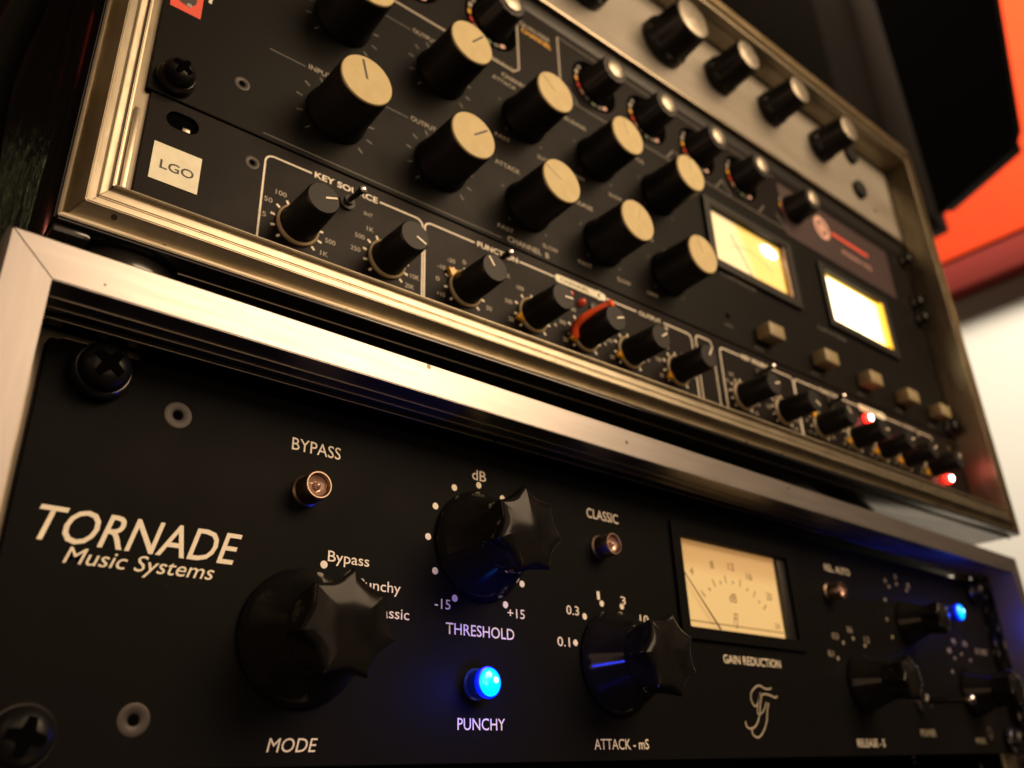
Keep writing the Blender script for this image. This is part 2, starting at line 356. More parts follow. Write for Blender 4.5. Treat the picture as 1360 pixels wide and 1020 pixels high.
# room things: distances scaled along the sight lines measured in the photograph
pt = Thing("acoustic_panel", "bright orange felt acoustic panel with dark red painted-in shade along its underside on the white wall", "acoustic panel", (2400, 500, 1240))
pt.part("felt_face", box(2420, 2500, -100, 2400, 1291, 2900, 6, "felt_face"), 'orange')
pt.part("lower_edge", box(2428, 2500, -100, 2400, 1190, 1290, 4, "lower_edge"), 'felt_shade')  # shade on the panel's underside, painted as dark red

sp = Thing("studio_speaker", "large flat black speaker hanging in front of the orange panel", "speaker", (1500, 190, 900))
A = Vector((1539, 277)); Bv = Vector((1437, 83)); dv = (Bv-A).normalized(); nv = Vector((-dv.y, dv.x))
if nv.dot(Vector((-33, -190))-A) < 0: nv = -nv
def spk(name, s0, s1, d0, d1, z0, z1, m, bev):
    me = box(s0, s1, d0, d1, z0, z1, bev, name)
    T = Matrix(((dv.x, -nv.x, 0, A.x*S), (dv.y, -nv.y, 0, A.y*S), (0, 0, 1, 0), (0, 0, 0, 1)))
    me.transform(T)
    if T.determinant() < 0: me.flip_normals()
    return sp.part(name, me, m)
spk("cabinet", 4, 190, 10, 36, 905, 1900, 'speaker', 6)
bfl = plate([(0, 898), (196, 898), (219, 925), (400, 1900), (0, 1900)], [], 0, 12, 2, "front_baffle")
T_ = Matrix(((dv.x, -nv.x, 0, A.x*S), (dv.y, -nv.y, 0, A.y*S), (0, 0, 1, 0), (0, 0, 0, 1))); bfl.transform(T_)
if T_.determinant() < 0: bfl.flip_normals()
sp.part("front_baffle", bfl, 'speaker')

cb = Thing("equipment_cabinet", "tall dark grey cabinet standing behind the upper case", "cabinet", (1600, 350, 1035))
cb.part("side_panel", box(1395, 1790, 350, 800, 1035, 2600, 8, "side_panel"), 'cabinet')
cb.part("corner_post", box(1797, 1850, 352, 800, 1035, 2600, 8, "corner_post"), 'speaker')

# =================================================================== FLIGHT CASES
def sweep_frame(x0, x1, z0, z1, prof, side, kx=1.0):
    """one mitred side of a rectangular front frame; prof [(w, y)] w = 0 at the inner edge growing outwards"""
    bm = bmesh.new(); A_, B_ = [], []
    for w_, y in prof:
        c = [(x0-w_*kx, z0-w_), (x1+w_*kx, z0-w_), (x1+w_*kx, z1+w_), (x0-w_*kx, z1+w_)]
        a, b_ = {'bottom': (c[0], c[1]), 'right': (c[1], c[2]), 'top': (c[2], c[3]), 'left': (c[3], c[0])}[side]
        A_.append(bm.verts.new((a[0]*S, y*S, a[1]*S))); B_.append(bm.verts.new((b_[0]*S, y*S, b_[1]*S)))
    n = len(prof)
    for i in range(n):
        j = (i+1) % n
        bm.faces.new((A_[i], B_[i], B_[j], A_[j]))
    bm.faces.new(A_); bm.faces.new(B_[::-1])
    bmesh.ops.recalc_face_normals(bm, faces=bm.faces[:])
    bmesh.ops.bevel(bm, geom=[e for e in bm.edges if abs(e.calc_face_angle(0)) > 0.9], offset=0.22*S, segments=2, affect='EDGES', clamp_overlap=True)
    return smooth(to_mesh(bm, "frame_"+side), 40)

# lower case: plain flat band 9.5 mm wide, front at y = -20
lc = Thing("flight_case", "lower flight case with broad bright aluminium band around its opening", "flight case", (240, 0, -98))
LX0, LX1, LZ0, LZ1 = -5.1, 487.4, -101.0, 2.8
profL = [(0, -6), (0, -20), (8.8, -20), (9.5, -19.2), (9.5, 6), (8.6, 6), (8.6, -17.6), (1.3, -17.6), (1.3, -6)]
for side in ('bottom', 'right', 'top', 'left'):
    lc.part("aluminium_rail", sweep_frame(LX0, LX1, LZ0, LZ1, profL, side), 'alu_x' if side in ('top', 'bottom') else 'alu_z')
lc.part("top_board", box(-14, 496, -17.3, 330, 9.2, 12.2, 0, "top_board"), 'board')
lc.part("top_lining", box(-5, 487, -17.3, 0.6, 3.0, 9.1, 0, "top_lining"), 'black_alu')
for y in (-13.0, -8.5, -3.6):
    lc.part("groove_bead", box(-5, 487, y-0.28, y+0.28, 2.35, 3.02, 0.2, "groove_bead"), 'worn_x')
lc.part("side_board", box(-14.2, -5.3, -17, 330, -110, 2.9, 0, "side_board"), 'laminate')
lc.part("side_board", box(487.6, 496.5, -17, 330, -110, 2.9, 0, "side_board"), 'laminate')
lc.part("bottom_board", box(-14, 496, -17, 330, -110.4, -101.2, 0, "bottom_board"), 'board')
for x0, x1 in ((-5.0, 13.0), (469.6, 487.2)):
    lc.part("rack_rail", plate(rect(x0, x1, -100.8, 9.0), [rect(x0+8 if x0 < 0 else x0+2, x0+16 if x0 < 0 else x0+9, -3.0-31.75*k-5, -3.0-31.75*k+5, 1) for k in range(3)], 3.3, 5.3, 0.2, "rack_rail"), 'worn_z')
lc.part("rail_bracket", box(17.5, 20.7, 3.4, 8, -8, 9.1, 0.2, "rail_bracket"), 'worn_z')
lc.part("inner_back", box(-5, 487, 180, 184, -101, 2.7, 0, "inner_back"), 'board')

# upper case: stepped extrusion, front at y = -17
uc = Thing("flight_case", "upper flight case with narrow stepped aluminium edging, stacked on rubber feet", "flight case", (240, 0, -62), 'U')
UX0, UX1, UZ0, UZ1 = -6.9, 483.4, -46.9, 206.0
profU = [(0, 12), (0, -17.0), (0.9, -17.2), (1.2, -15.6), (3.5, -15.4), (3.8, -15.9), (4.1, -15.4), (6.1, -15.2), (6.4, -17.2), (7.3, -17.2), (7.6, -16.4),
         (11.9, -13.4), (12.3, -17.0), (13.3, -16.8), (13.3, 12), (12.2, 12), (12.2, -11.5), (1.2, -12), (1.2, 12)]
for side in ('bottom', 'right', 'top', 'left'):
    uc.part("aluminium_rail", sweep_frame(UX0, UX1, UZ0, UZ1, profU, side, 0.80), 'worn_x' if side in ('top', 'bottom') else 'worn_z')
uc.part("bottom_board", box(-16, 493, -10, 330, -60.6, -48.0, 0, "bottom_board"), 'board')
uc.part("edge_flange", box(-17.3, 493.8, -16.6, 12, -61.2, -60.4, 0.2, "edge_flange"), 'black_alu')
uc.part("groove_bead", box(12, 496, -10.3, -9.6, -61.7, -61.1, 0.15, "groove_bead"), 'worn_x')
uc.part("side_board", box(-16.9, -8, 13, 330, -60, 219, 0, "side_board"), 'laminate')
uc.part("side_flange", box(-18.0, -17.6, -15, 26, -60, 219, 0.3, "side_flange"), 'black_alu')  # aluminium flange, coloured dark for the dark room it mirrors
uc.part("side_board", box(485, 493, 13, 330, -60, 219, 0, "side_board"), 'laminate')
uc.part("top_board", box(-16, 492, -10, 330, 206.3, 218.6, 0, "top_board"), 'board')
uc.part("soffit", box(-6, 483, -11.5, 6, 205.2, 206.2, 0, "soffit"), 'worn_x')
uc.part("inner_back", box(-6, 484, 200, 204, -47, 206, 0, "inner_back"), 'board')
for x0, x1 in ((-6.2, 13.0), (466.5, 484.5)):
    uc.part("rack_rail", box(x0, x1, 1.6, 4.0, -46.5, 205, 0.2, "rack_rail"), 'worn_z')
uc.part("rail_ridge", box(-3.2, -1.6, 0.0, 1.7, -46.5, -7.5, 0.2, "rail_ridge"), 'worn_z')
for x in (UX1+3.2, UX1+6.8):
    pass
foot = shared('foot', lambda: (lambda me: me)(lathe([(0, 0), (15.5, 0), (16.5, 1.0), (17, 6), (15.5, 11.5), (13.5, 13.3), (7, 13.4), (6.2, 12.4), (0, 12.2)], 48, "rubber_foot")))
cupm = shared('cup', lambda: lathe([(5.8, 11.8), (5.6, 12.9), (4.2, 14.0), (2, 14.4), (0, 14.5)], 32, "foot_screw"))
for x, y in ((0.5, 2.5), (462, 70), (8, 290), (470, 290)):
    f = uc.part("rubber_foot", foot, 'rubber', at=(x, y, -61.2), rot=(math.radians(90), 0, 0))
    uc.part("foot_screw", cupm, 'screw', at=(x, y, -61.2), parent=f, pat=(x, y, -61.2))
# black pressed corner guard on the lower left corner
uc.part("corner_guard", box(-17.9, -9.5, -15.5, 25, -63.8, -61.3, 1.0, "corner_guard"), 'rubber')

# =================================================================== LOWER UNIT (vintage style compressor)
tc_ = Thing("rack_compressor", "matt black rack compressor with big glossy fluted knobs and blue lamps, in the lower case", "compressor", (0, 0, -88.1))
tc_.part("faceplate", plate(rect(0, 482.6, -88.1, 0, 1.2), [rect(216.2, 286.8, -45.4, -12.2, 0.8)], 0, 3.2, 0.35, "faceplate"), 'panel')
tc_.part("chassis", box(22, 460, 3.3, 170, -86, -2, 1, "chassis"), 'board')
rack_screw(tc_, 11.6, -6.2, y=-1, R=5.7, rot=0.62)
rack_screw(tc_, 9.4, -82.4, y=-1, R=5.7, rot=0.2)
rack_screw(tc_, 473.8, -6.2, y=-1, R=5.7, rot=0.9); rack_screw(tc_, 473.8, -82.4, y=-1, R=5.7)
csink(tc_, 30.4, -11.4, 3.3, 1.15); csink(tc_, 30.4, -78.7, 3.3, 1.15)
csink(tc_, 452.2, -78.7, 3.3, 1.15)
# big fluted knobs
def flute(a, r, h):
    if h < 13.5: return r
    t = min(1, (h-13.5)/3.5)
    k = abs(math.sin(3.5*a))            # 7 cusps, concave between them
    return r*(1-0.20*t*k**0.75*min(1, (r/11.6)**3))
def knob_body():
    prof = [(10.4, 12.0), (10.6, 13.2), (10.9, 15.0), (11.3, 17.2), (11.8, 19.4), (12.2, 21.0), (12.35, 21.9), (12.0, 22.4), (11.2, 22.65), (10.0, 22.9), (8.0, 23.2), (6.0, 23.45), (4.0, 23.62), (2.0, 23.72), (0, 23.75)]
    return lathe(prof, 210, "fluted_grip", flute)
def skirt():
    return lathe([(0, 0.3), (15.9, 0.3), (16.3, 0.8), (16.2, 1.5), (15.0, 3.6), (13.4, 6.6), (12.0, 9.4), (10.9, 11.8), (10.4, 13.0), (0, 13.1)], 96, "skirt")
kb, ks = knob_body(), skirt()
for x, z, rot in ((66.6, -59.7, 0.25), (122, -29.8, 0.10), (177.3, -59.5, 0.42), (332, -59.6, 0.3), (386.0, -29.8, 0.6), (441.5, -59.6, 0.15)):
    at = (x, 0, z)
    g = tc_.part("fluted_knob", kb, 'bakelite', at=at, rot=(0, rot, 0))
    tc_.part("skirt", ks, 'bakelite', at=at, parent=g, pat=at)
    if x > 300: g.scale = (0.62, 0.82, 0.62) if x < 400 and x > 350 else (0.74, 1, 0.74)
def kdot(cx, cz, deg, r=18.6, m='ink', rd=1.0): dot(tc_, cx+r*math.cos(math.radians(deg)), cz+r*math.sin(math.radians(deg)), rd, m)
for d in range(-60, 241, 30): kdot(122, -29.8, d)
for d in (165, 135, 105, 75, 45, 15): kdot(177.3, -59.5, d)
for d in (75, 40, 5): kdot(66.6, -59.7, d)
for d in (150, 120, 90, 60, 30): kdot(332, -59.6, d, m='ink_dim', rd=0.8)
for d in (180, 205, 150, 120, 92, 62, 30, 0): kdot(386, -29.8, d, m='ink_dim', rd=0.75)
for d in (150, 120, 90, 60, 30): kdot(441.5, -59.6, d, m='ink_dim', rd=0.75)
# lettering
text(tc_, "TORNADE", 5.4, 49.4, -44.8, 7.7, shear=0.30, bold=0.006)
text(tc_, "Music Systems", 11.6, 43.6, -48.9, 3.6, shear=0.28, bold=0.002)
for s, x0, x1, zb, cap in (("BYPASS", 60.1, 74.4, -13.3, 3.5), ("CLASSIC", 168.4, 184.0, -13.4, 3.5), ("dB", 119.5, 124.9, -9.7, 3.4),
    ("Bypass", 72.4, 84.6, -40.7, 2.9), ("Punchy", 81.3, 94.6, -46.6, 2.9), ("Classic", 84.9, 97.5, -53.2, 2.9),
    ("-15", 105.8, 111.2, -49.2, 2.8), ("+15", 132.0, 138.7, -49.4, 2.8), ("THRESHOLD", 109.6, 134.3, -55.7, 3.2),
    ("PUNCHY", 113.4, 129.9, -79.9, 3.1), ("ATTACK - mS", 164.6, 189.2, -84.9, 3.1),
    ("0.1", 151.6, 156.9, -56.1, 2.9), ("0.3", 156.2, 161.7, -46.3, 2.9), ("1", 170.5, 171.8, -40.4, 2.8), ("3", 181.7, 184.2, -40.9, 2.8), ("10", 190.6, 195.0, -46.2, 2.9),
    ("GAIN REDUCTION", 234.6, 271.2, -56.5, 3.1), ("REL. AUTO", 318.8, 340.6, -12.7, 3.1), ("RELEASE - S", 318.6, 341.4, -84.7, 3.2),
    ("POWER", 376.6, 391.5, -80.5, 3.1), ("MIX", 433.6, 444.7, -83.6, 2.9),
    ("0.1", 308.6, 312.8, -49.9, 2.6), ("0.3", 314.5, 319.4, -42.3, 2.6), ("0.6", 328.2, 332.4, -38.6, 2.6), ("1.2", 341.6, 346.0, -42.0, 2.6),
    ("0", 384.5, 386.7, -9.0, 2.6), ("4", 373, 375, -12.2, 2.6), ("8", 396.4, 398.8, -12.0, 2.6),
    ("60", 425.6, 429.6, -41.2, 2.6), ("90", 433.6, 437.4, -36.3, 2.6), ("150", 446, 451, -36.6, 2.6), ("S.C. FILT", 460, 475, -39.5, 2.6)):
    text(tc_, s, x0, x1, zb, cap, 'ink' if x0 < 370 and cap > 2.7 else 'ink_dim', bold=0.004)
text(tc_, "MODE", 60.0, 72.6, -84.95, 3.1, shear=0.2, bold=0.0)
# script monogram, drawn with strokes
def stroke(pts, wd):
    P = smooth_line([(x, z, 0) for x, z in pts], 6)
    line(tc_, [(p.x, p.y) for p in P], wd, name="monogram_stroke", m='ink_dim')
stroke([(262.3, -63.9), (261.1, -64.5), (257.9, -64.4), (254.9, -63.5), (251.8, -64.3), (248.9, -66.3), (248.3, -68.7), (249.8, -70.7), (251.7, -70.1), (254.0, -67.0), (254.8, -66.1)], 0.62)
stroke([(265.6, -66.8), (263.9, -67.4), (260.8, -66.7), (257.3, -66.4), (255.3, -67.1), (253.3, -70.8), (252.1, -73.9), (249.1, -77.3), (245.4, -78.4), (243.2, -77.7), (242.9, -76.0)], 0.66)
stroke([(259.0, -69.5), (257.5, -72.2), (256.0, -76.0), (252.5, -79.8), (249.0, -81.3), (246.2, -80.2), (246.3, -78.6)], 0.66)
stroke([(254.3, -66.4), (251.8, -70.8), (251.2, -73.3), (253.7, -73.1), (255.9, -71.5), (257.6, -69.2)], 0.5)
# indicator lamps
def lamp(x, z, lit=None, R=3.7, L=6.6):
    at = (x, 0, z)
    bz = shared(('bezel', lit), lambda: lathe([(R+0.5, 0), (R+0.5, 0.5), (R, 0.9), (R, L-0.4), (R-0.25, L), (R-0.55, L), (R-0.75, L-0.6), (R-0.9, L-1.2)], 40, "bezel"))
    if lit == 'blue':
        o = tc_.part("indicator_lamp", bz, 'blue_body', at=at, label="lit blue indicator lamp")
        ln = shared('bl_lens', lambda: lathe([(R-0.1, L-1.4), (R-0.05, L-0.2), (R-0.4, L+0.25), (R-1.6, L+0.7), (0, L+0.9)], 36, "lens"))
        tc_.part("lens", ln, 'led_blue', at=at, parent=o, pat=at)
        tc_.part("glow_halo", shared('bl_rim', lambda: lathe([(R-0.2, L-2.0), (R+0.35, L-1.9), (R+0.5, L-1.2), (R+0.35, L-0.5), (R-0.15, L-0.25)], 40, "glow_halo")), 'blue_halo', at=at, parent=o, pat=at)  # emissive ring stands in for the bloom around the lens
        co = shared('bl_core', lambda: lathe([(0.9, L+0.75), (0.7, L+1.1), (0, L+1.15)], 20, "bright_core"))
        tc_.part("bright_core", co, 'led_core', at=(x+1.2, 0, z+0.5), parent=o, pat=at)
        l = bpy.data.lights.new("blue_led_light", 'POINT'); l.energy = 0.028 if x < 300 else 0.016; l.color = (0.01, 0.04, 1.0); l.shadow_soft_size = 0.002
        lo = bpy.data.objects.new("blue_led_light", l); col.objects.link(lo); lo.location = Vector((x, -(L+10), z))*S
    else:
        o = tc_.part("indicator_lamp", bz, 'brass', at=at)
        ln = shared('off_lens', lambda: lathe([(R-0.85, L-1.3), (R-1.2, L-0.9), (R-1.6, L-1.3), (1.2, L-1.5), (0.9, L-0.8), (0.5, L-0.35), (0, L-0.25)], 36, "lens"))
        tc_.part("lens", ln, 'led_off', at=at, parent=o, pat=at)
lamp(65.2, -23.7); lamp(173.6, -23.1); lamp(318.5, -22.6); lamp(119.6, -68.4, 'blue'); lamp(437.5, -21.0, 'blue')
# toggle switch
at = (381.5, 0, -65.6)
tg = tc_.part("toggle_switch", lathe([(5.2, 0), (5.2, 1.2), (3.4, 1.3), (3.3, 4.6), (2.2, 5.0), (0, 5.0)], 6, "mounting_nut"), 'chrome', at=at)
tc_.part("lever", tube([(0, -4.5, 0), (2.5, -12, -0.3), (5.0, -20, -0.6)], [1.5, 1.4, 1.5], 14, "lever"), 'bakelite', at=at, parent=tg, pat=at)
tc_.part("lever_tip", lathe([(0, 0), (1.7, 0.2), (2.3, 1.4), (2.0, 2.8), (1.1, 3.5), (0, 3.7)], 20, "lever_tip"), 'chrome', at=(386.5, -19.5, -66.2), parent=tg, pat=at)
# gain reduction meter
mt = tc_.part("meter", plate(rect(211.5, 291.5, -49.6, -7.2, 1.5), [rect(216.4, 286.6, -45.2, -12.4, 0.6)], -1.5, -0.1, 0.4, "meter"), 'panel', label="analogue gain reduction meter with cream backlit face")
cx, cz = 249.6, -28.7
mc = (cx, 2.2, cz)
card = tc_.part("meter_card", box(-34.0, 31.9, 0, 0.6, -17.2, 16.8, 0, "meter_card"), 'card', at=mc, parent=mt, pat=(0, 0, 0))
mt_off = Vector((0, 0, 0))
def mprint(pts, wd, m='scale_ink', y=-0.08, name="scale_mark"):
    o = tc_.part(name, ring_line(pts, wd, y, name), m, at=mc, parent=card, pat=mc); return o
piv = (0.0, -22.0)
for k, (deg, big) in enumerate([(134, 1), (124, 0), (115, 1), (106, 0), (98, 1), (88, 0), (78, 1), (68, 0), (58, 1), (50, 0), (42, 1)]):
    a = math.radians(deg); r0, r1 = 24.6, (27.6 if big else 25.8)
    f_ = lambda r: (piv[0]+r*1.05*math.cos(a), piv[1]+r*math.sin(a))
    mprint([f_(r0), f_(r1)], 0.45 if big else 0.6)
def mtext(s, x0, x1, zb, cap, m='scale_ink', shear=0):
    cu = bpy.data.curves.new("scale_figure", 'FONT'); cu.body = s; cu.size = 1; cu.shear = shear
    ob = bpy.data.objects.new("t", cu); me = bpy.data.meshes.new_from_object(ob); bpy.data.objects.remove(ob)
    xs = [v.co.x for v in me.vertices]; a, b_ = min(xs), max(xs)
    for v in me.vertices: v.co = Vector(((x0+(v.co.x-a)*(x1-x0)/(b_-a))*S, -0.08*S, (zb+v.co.y*cap/0.729)*S))
    tc_.part("scale_figure", me, m, at=mc, parent=card, pat=mc)
for s, x in (("4", -24.5), ("8", -11.4), ("12", 1.0), ("16", 12.6), ("20", 24.6)):
    rr = {"4": 3.2, "8": 7.2, "12": 7.9, "16": 5.4, "20": -1.2}[s]
    mtext(s, x-(1.0 if len(s) == 1 else 1.9), x+(1.0 if len(s) == 1 else 1.9), rr, 3.0)
mtext("dB", -2.8, 1.8, -4.6, 3.6); mtext("FJ", -2.2, 1.2, -13.0, 4.6, shear=0.4); mtext("24", 25.6, 29.0, -12.4, 2.4)
mprint([(-31.2, -13.6), (31.2, -13.6)], 0.35, name="card_line")
tc_.part("needle", tube([(-31.2, -1.2, 4.2), (-12.6, -1.2, -15.8)], [0.16, 0.32], 6, "needle"), 'scale_ink', at=mc, parent=card, pat=mc)
tc_.part("meter_wall", box(32.0, 36.8, -1.9, 0.4, -17, 16.8, 0.3, "meter_wall"), 'board', at=mc, parent=mt, pat=(0, 0, 0))
tc_.part("meter_glass", box(-33.4, 37.0, -2.6, -2.4, -16.6, 16.4, 0, "meter_glass"), 'glass', at=mc, parent=mt, pat=(0, 0, 0))


# =================================================================== NOISE GATE (1 unit)
ga = Thing("noise_gate", "slim dark noise gate with a cream LGO sticker, lowest unit in the upper case", "noise gate", (0, 0, -44.45), 'U')
ga.part("faceplate", plate(rect(0, 482.6, -44.45, -0.15, 0.6), [rect(5.2, 14.2, -9.3, -3.6, 2.8), rect(468.4, 477.4, -9.3, -3.6, 2.8), rect(5.2, 14.2, -40.8, -35.1, 2.8)], 0, 3.0, 0.25, "faceplate"), 'gate_panel')
ga.part("chassis", box(22, 460, 3.1, 180, -43.5, -1, 0.5, "chassis"), 'board')
ga.part("slot_shade", box(3.5, 15.5, 1.0, 1.5, -10.4, -2.8, 0, "slot_shade"), 'dark_hole')  # dark plate put in for the shade inside the slot
ga.part("slot_nut", box(10.0, 12.2, 0.3, 1.0, -9.0, -7.6, 0.2, "slot_nut"), 'worn_z')
csink(ga, 30.9, -10.2, 2.3, 0.9)
lg = ga.part("sticker", box(3.2, 16.5, -0.25, -0.05, -28.9, -16.4, 0, "sticker"), 'label', label="square cream sticker reading LGO")
t_ = text(ga, "LGO", 5.6, 14.9, -24.6, 3.0, 'ink_black', y=-0.31, bold=0.012)
def border(x0, x1, gaps):
    zt = -4.9; r = 2.6
    L_ = [(x0, -44.0)] + [(x0, zt-r)] + [(x0+r-r*math.cos(a), zt-r+r*math.sin(a)) for a in (0.3, 0.6, 0.9, 1.2)] + [(x0+r, zt)]
    e = gaps[0][0] if gaps else x1-r
    line(ga, L_+[(e, zt)], 0.62)
    for (g0, g1), nx in zip(gaps, [g[0] for g in gaps[1:]]+[None]):
        if nx: line(ga, [(g1, zt), (nx, zt)], 0.62)
        else: line(ga, [(g1, zt), (x1-r, zt)] + [(x1-r+r*math.sin(a), zt-r+r*math.cos(a)) for a in (0.3, 0.6, 0.9, 1.2)] + [(x1, zt-r), (x1, -44.0)], 0.62)
gk_body = shared('gk', lambda: lathe([(0, 0.2), (6.5, 0.2), (6.5, 1.0), (5.9, 1.3), (5.8, 3.0), (5.3, 16.2), (5.05, 16.8), (4.9, 16.95)], 44, "knob_body"))
gk_top = shared('gkt', lambda: lathe([(5.0, 16.9), (4.85, 17.15), (0, 17.2)], 36, "knob_top"))
gk_ring = shared('gkr', lambda: lathe([(6.55, 0.25), (6.9, 0.3), (6.9, 1.1), (6.2, 1.5)], 44, "knob_ring"))
gk_ptr = shared('gkp', lambda: plate([(0, -1.9), (3.2, 0), (0, 1.9)], [], -1.9, -0.3, 0.15, "pointer"))
gk_line = shared('gkl', lambda: box(0.6, 4.4, -17.35, -17.15, -0.32, 0.32, 0, "indicator_line"))
def gknob(x, z, deg, ptr=None, nticks=9, label=None):
    at = (x, 0, z)
    k = ga.part("rotary_knob", gk_body, 'knob', at=at, label=label)
    ga.part("knob_top", gk_top, 'knob_top', at=at, parent=k, pat=at)
    ga.part("knob_ring", gk_ring, 'tan_ring', at=at, parent=k, pat=at)
    ga.part("indicator_line", gk_line, 'ink', at=at, parent=k, pat=at, rot=(0, -math.radians(deg), 0))
    if ptr is not None:
        a = math.radians(ptr)
        ga.part("pointer", gk_ptr, 'yellow', at=(x+6.4*math.cos(a), 0, z+6.4*math.sin(a)), parent=k, pat=at, rot=(0, -a, 0))
    for i in range(nticks):
        if nticks == 9: d = 225-i*33.75
        else: d = 225-i*270/(nticks-1)
        a = math.radians(d)
        line(ga, [(x+7.3*math.cos(a), z+7.3*math.sin(a)), (x+8.7*math.cos(a), z+8.7*math.sin(a))], 0.75, name="scale_tick")
def glabel(x, z, deg, s, wd=3.2, r=11.2, m='ink_dim'):
    a = math.radians(deg); cx_, cz_ = x+r*math.cos(a), z+r*math.sin(a)
    text(ga, s, cx_-wd/2, cx_+wd/2, cz_-0.85, 1.75, m, bold=0.006)
for off in (0, 217.2):
    border(34.8+off, 91.6+off, [(50.0+off, 74.6+off)])
    text(ga, "KEY SOURCE", 51.0+off, 73.8+off, -5.9, 2.3, bold=0.025)
    border(92.5+off, 232.5+off, [(113.8+off, 134.6+off), (152.0+off, 180.2+off), (197.6+off, 214.4+off)])
    text(ga, "FUNCTION", 115.0+off, 133.8+off, -5.9, 2.3, bold=0.02)
    pz = ga.part("channel_badge", plate(rect(152.4+off, 179.8+off, -6.6, -3.2, 1.6), [], -0.1, -0.02, 0, "channel_badge"), 'label')
    text(ga, "CHANNEL", 155.0+off, 170.5+off, -5.8, 1.8, 'ink_black', y=-0.16, bold=0.01)
    dot(ga, 175.8+off, -4.9, 2.1, 'label', y=-0.12, name="badge_disc"); text(ga, "1" if off == 0 else "2", 175.2+off, 176.2+off, -5.8, 1.8, 'ink_black', y=-0.2)
    text(ga, "OUTPUT", 199.2+off, 212.8+off, -5.9, 2.1, bold=0.01)
    ks_ = [(46.7, -26.5, 20, None, 11), (77.8, -26.4, -25, None, 11), (109.1, -26.2, 125, 145, 9), (139.7, -26.3, 5, 205, 9), (165.8, -26.4, 20, 205, 9), (190.6, -26.4, 35, 205, 9), (219.4, -26.3, 60, 215, 9)]
    for x, z, d, p_, nt_ in ks_: gknob(x+off, z, d, p_, nt_)
    for dg, s in ((225-45, "25"), (150, "50"), (122, "100"), (-5, "500"), (-33, "1K"), (-58, "2K")): glabel(46.7+off, -26.5, dg, s, 0.9*len(s)+0.8)
    for dg, s in ((180, "250"), (152, "500"), (124, "1K"), (-12, "10K"), (-36, "20K")): glabel(77.8+off, -26.4, dg, s, 0.9*len(s)+0.8)
    for dg, s in ((90, "0"), (120, "-20"), (150, "-10"), (178, "0"), (208, "+10"), (-20, "50")): glabel(109.1+off, -26.2, dg, s, 0.9*len(s)+0.6)
    for cx_ in (139.7, 165.8, 190.6, 219.4):
        for dg, s in ((118, "100"), (168, "500"), (205, "20"), (58, "10"), (0, "4")): glabel(cx_+off, -26.3, dg, s, 0.9*len(s)+0.6)
    text(ga, "INT", 69.0+off, 72.2+off, -12.5, 1.6, 'ink_dim'); text(ga, "DUCK", 124.5+off, 129.8+off, -14.0, 1.7, 'ink_dim')
    for tx, tz in ((62.6, -10.6), (122.6, -10.2)):
        at = (tx+off, 0, tz)
        sw = ga.part("toggle_switch", lathe([(2.7, 0), (2.7, 0.9), (1.7, 1.1), (1.6, 2.2), (0, 2.3)], 20, "bushing"), 'knob', at=at)
        ga.part("lever", tube([(0, -2, 0), (0.7, -4.5, 0.6), (1.5, -7.6, 1.2)], [0.8, 1.0, 1.4], 12, "lever"), 'knob', at=at, parent=sw, pat=at)
        ga.part("lever_cap", lathe([(1.3, 0), (1.2, 0.6), (0.7, 1.0), (0, 1.1)], 14, "lever_cap"), 'silver_cap', at=(tx+1.5+off, -7.6, tz+1.2), parent=sw, pat=at)
    ledbig = shared('ledbig', lambda: lathe([(2.5, 0), (2.5, 1.6), (2.0, 2.6), (1.0, 3.2), (0, 3.3)], 20, "led_dome"))
    ledm = shared('led', lambda: lathe([(1.5, 0), (1.5, 1.4), (1.1, 2.2), (0.5, 2.6), (0, 2.65)], 20, "led_dome"))
    ga.part("status_led", ledbig if off else ledm, 'led_red' if off else 'led_red_off', at=((374.6, 0, -11.2) if off else (158.6, 0, -11.0)), label="lit red status light" if off else None)
    ga.part("status_led", ledm, 'led_red_off', at=(165.2+off, 0, -12.2))
    if off:
        hot = shared('hot', lambda: lathe([(1.7, 2.9), (1.2, 3.6), (0, 3.7)], 20, "bright_core"))
        ga.part("bright_core", hot, 'led_hot', at=(374.6, 0, -11.2))
    at = (172.4+off, 0, -12.2)
    lv = ga.part("bypass_lever", lathe([(2.4, 0), (2.4, 0.8), (1.4, 1.0), (0, 1.0)], 20, "lever_bush"), 'knob', at=at)
    if off == 0:
        pass
    dot(ga, 216.0+off, -6.8, 1.1, 'ink_dim')
# red bent lever lying across the fifth knob
ga.part("red_lead", tube(smooth_line([(159.6, -1.6, -30.0), (158.4, -3.0, -26.5), (159.0, -6.0, -24.2), (161.6, -9.5, -22.0), (164.4, -14.0, -20.4), (165.2, -16.5, -20.0)]), 1.55, 10, "red_lead"), 'red_plastic')
# small logo box between the channels
line(ga, rect(235.5, 246.5, -12.0, -3.8, 2.2), 0.6, closed=True)
line(ga, [(247.0, -12), (247.0, -44)], 0.5); line(ga, [(235.2, -12), (235.2, -44)], 0.5)
ga.part("status_led", ledbig, 'led_red', at=(451.5, -1.5, -31.0), label="lit red power light at the right end")
for (x, z) in ((375.8, -11.0), (452.5, -31.0)):
    ga.part("bright_core", hot, 'led_hot', at=(451.5, -1.5, -31.0)) if x > 400 else None
    l = bpy.data.lights.new("red_led_light", 'POINT'); l.energy = 0.0007; l.color = (1, 0.02, 0.01); l.shadow_soft_size = 0.0015
    lo = bpy.data.objects.new("red_led_light", l); col.objects.link(lo); lo.matrix_world = FRAMES['U'] @ Matrix.Translation(Vector((x, -5.5, z))*S)

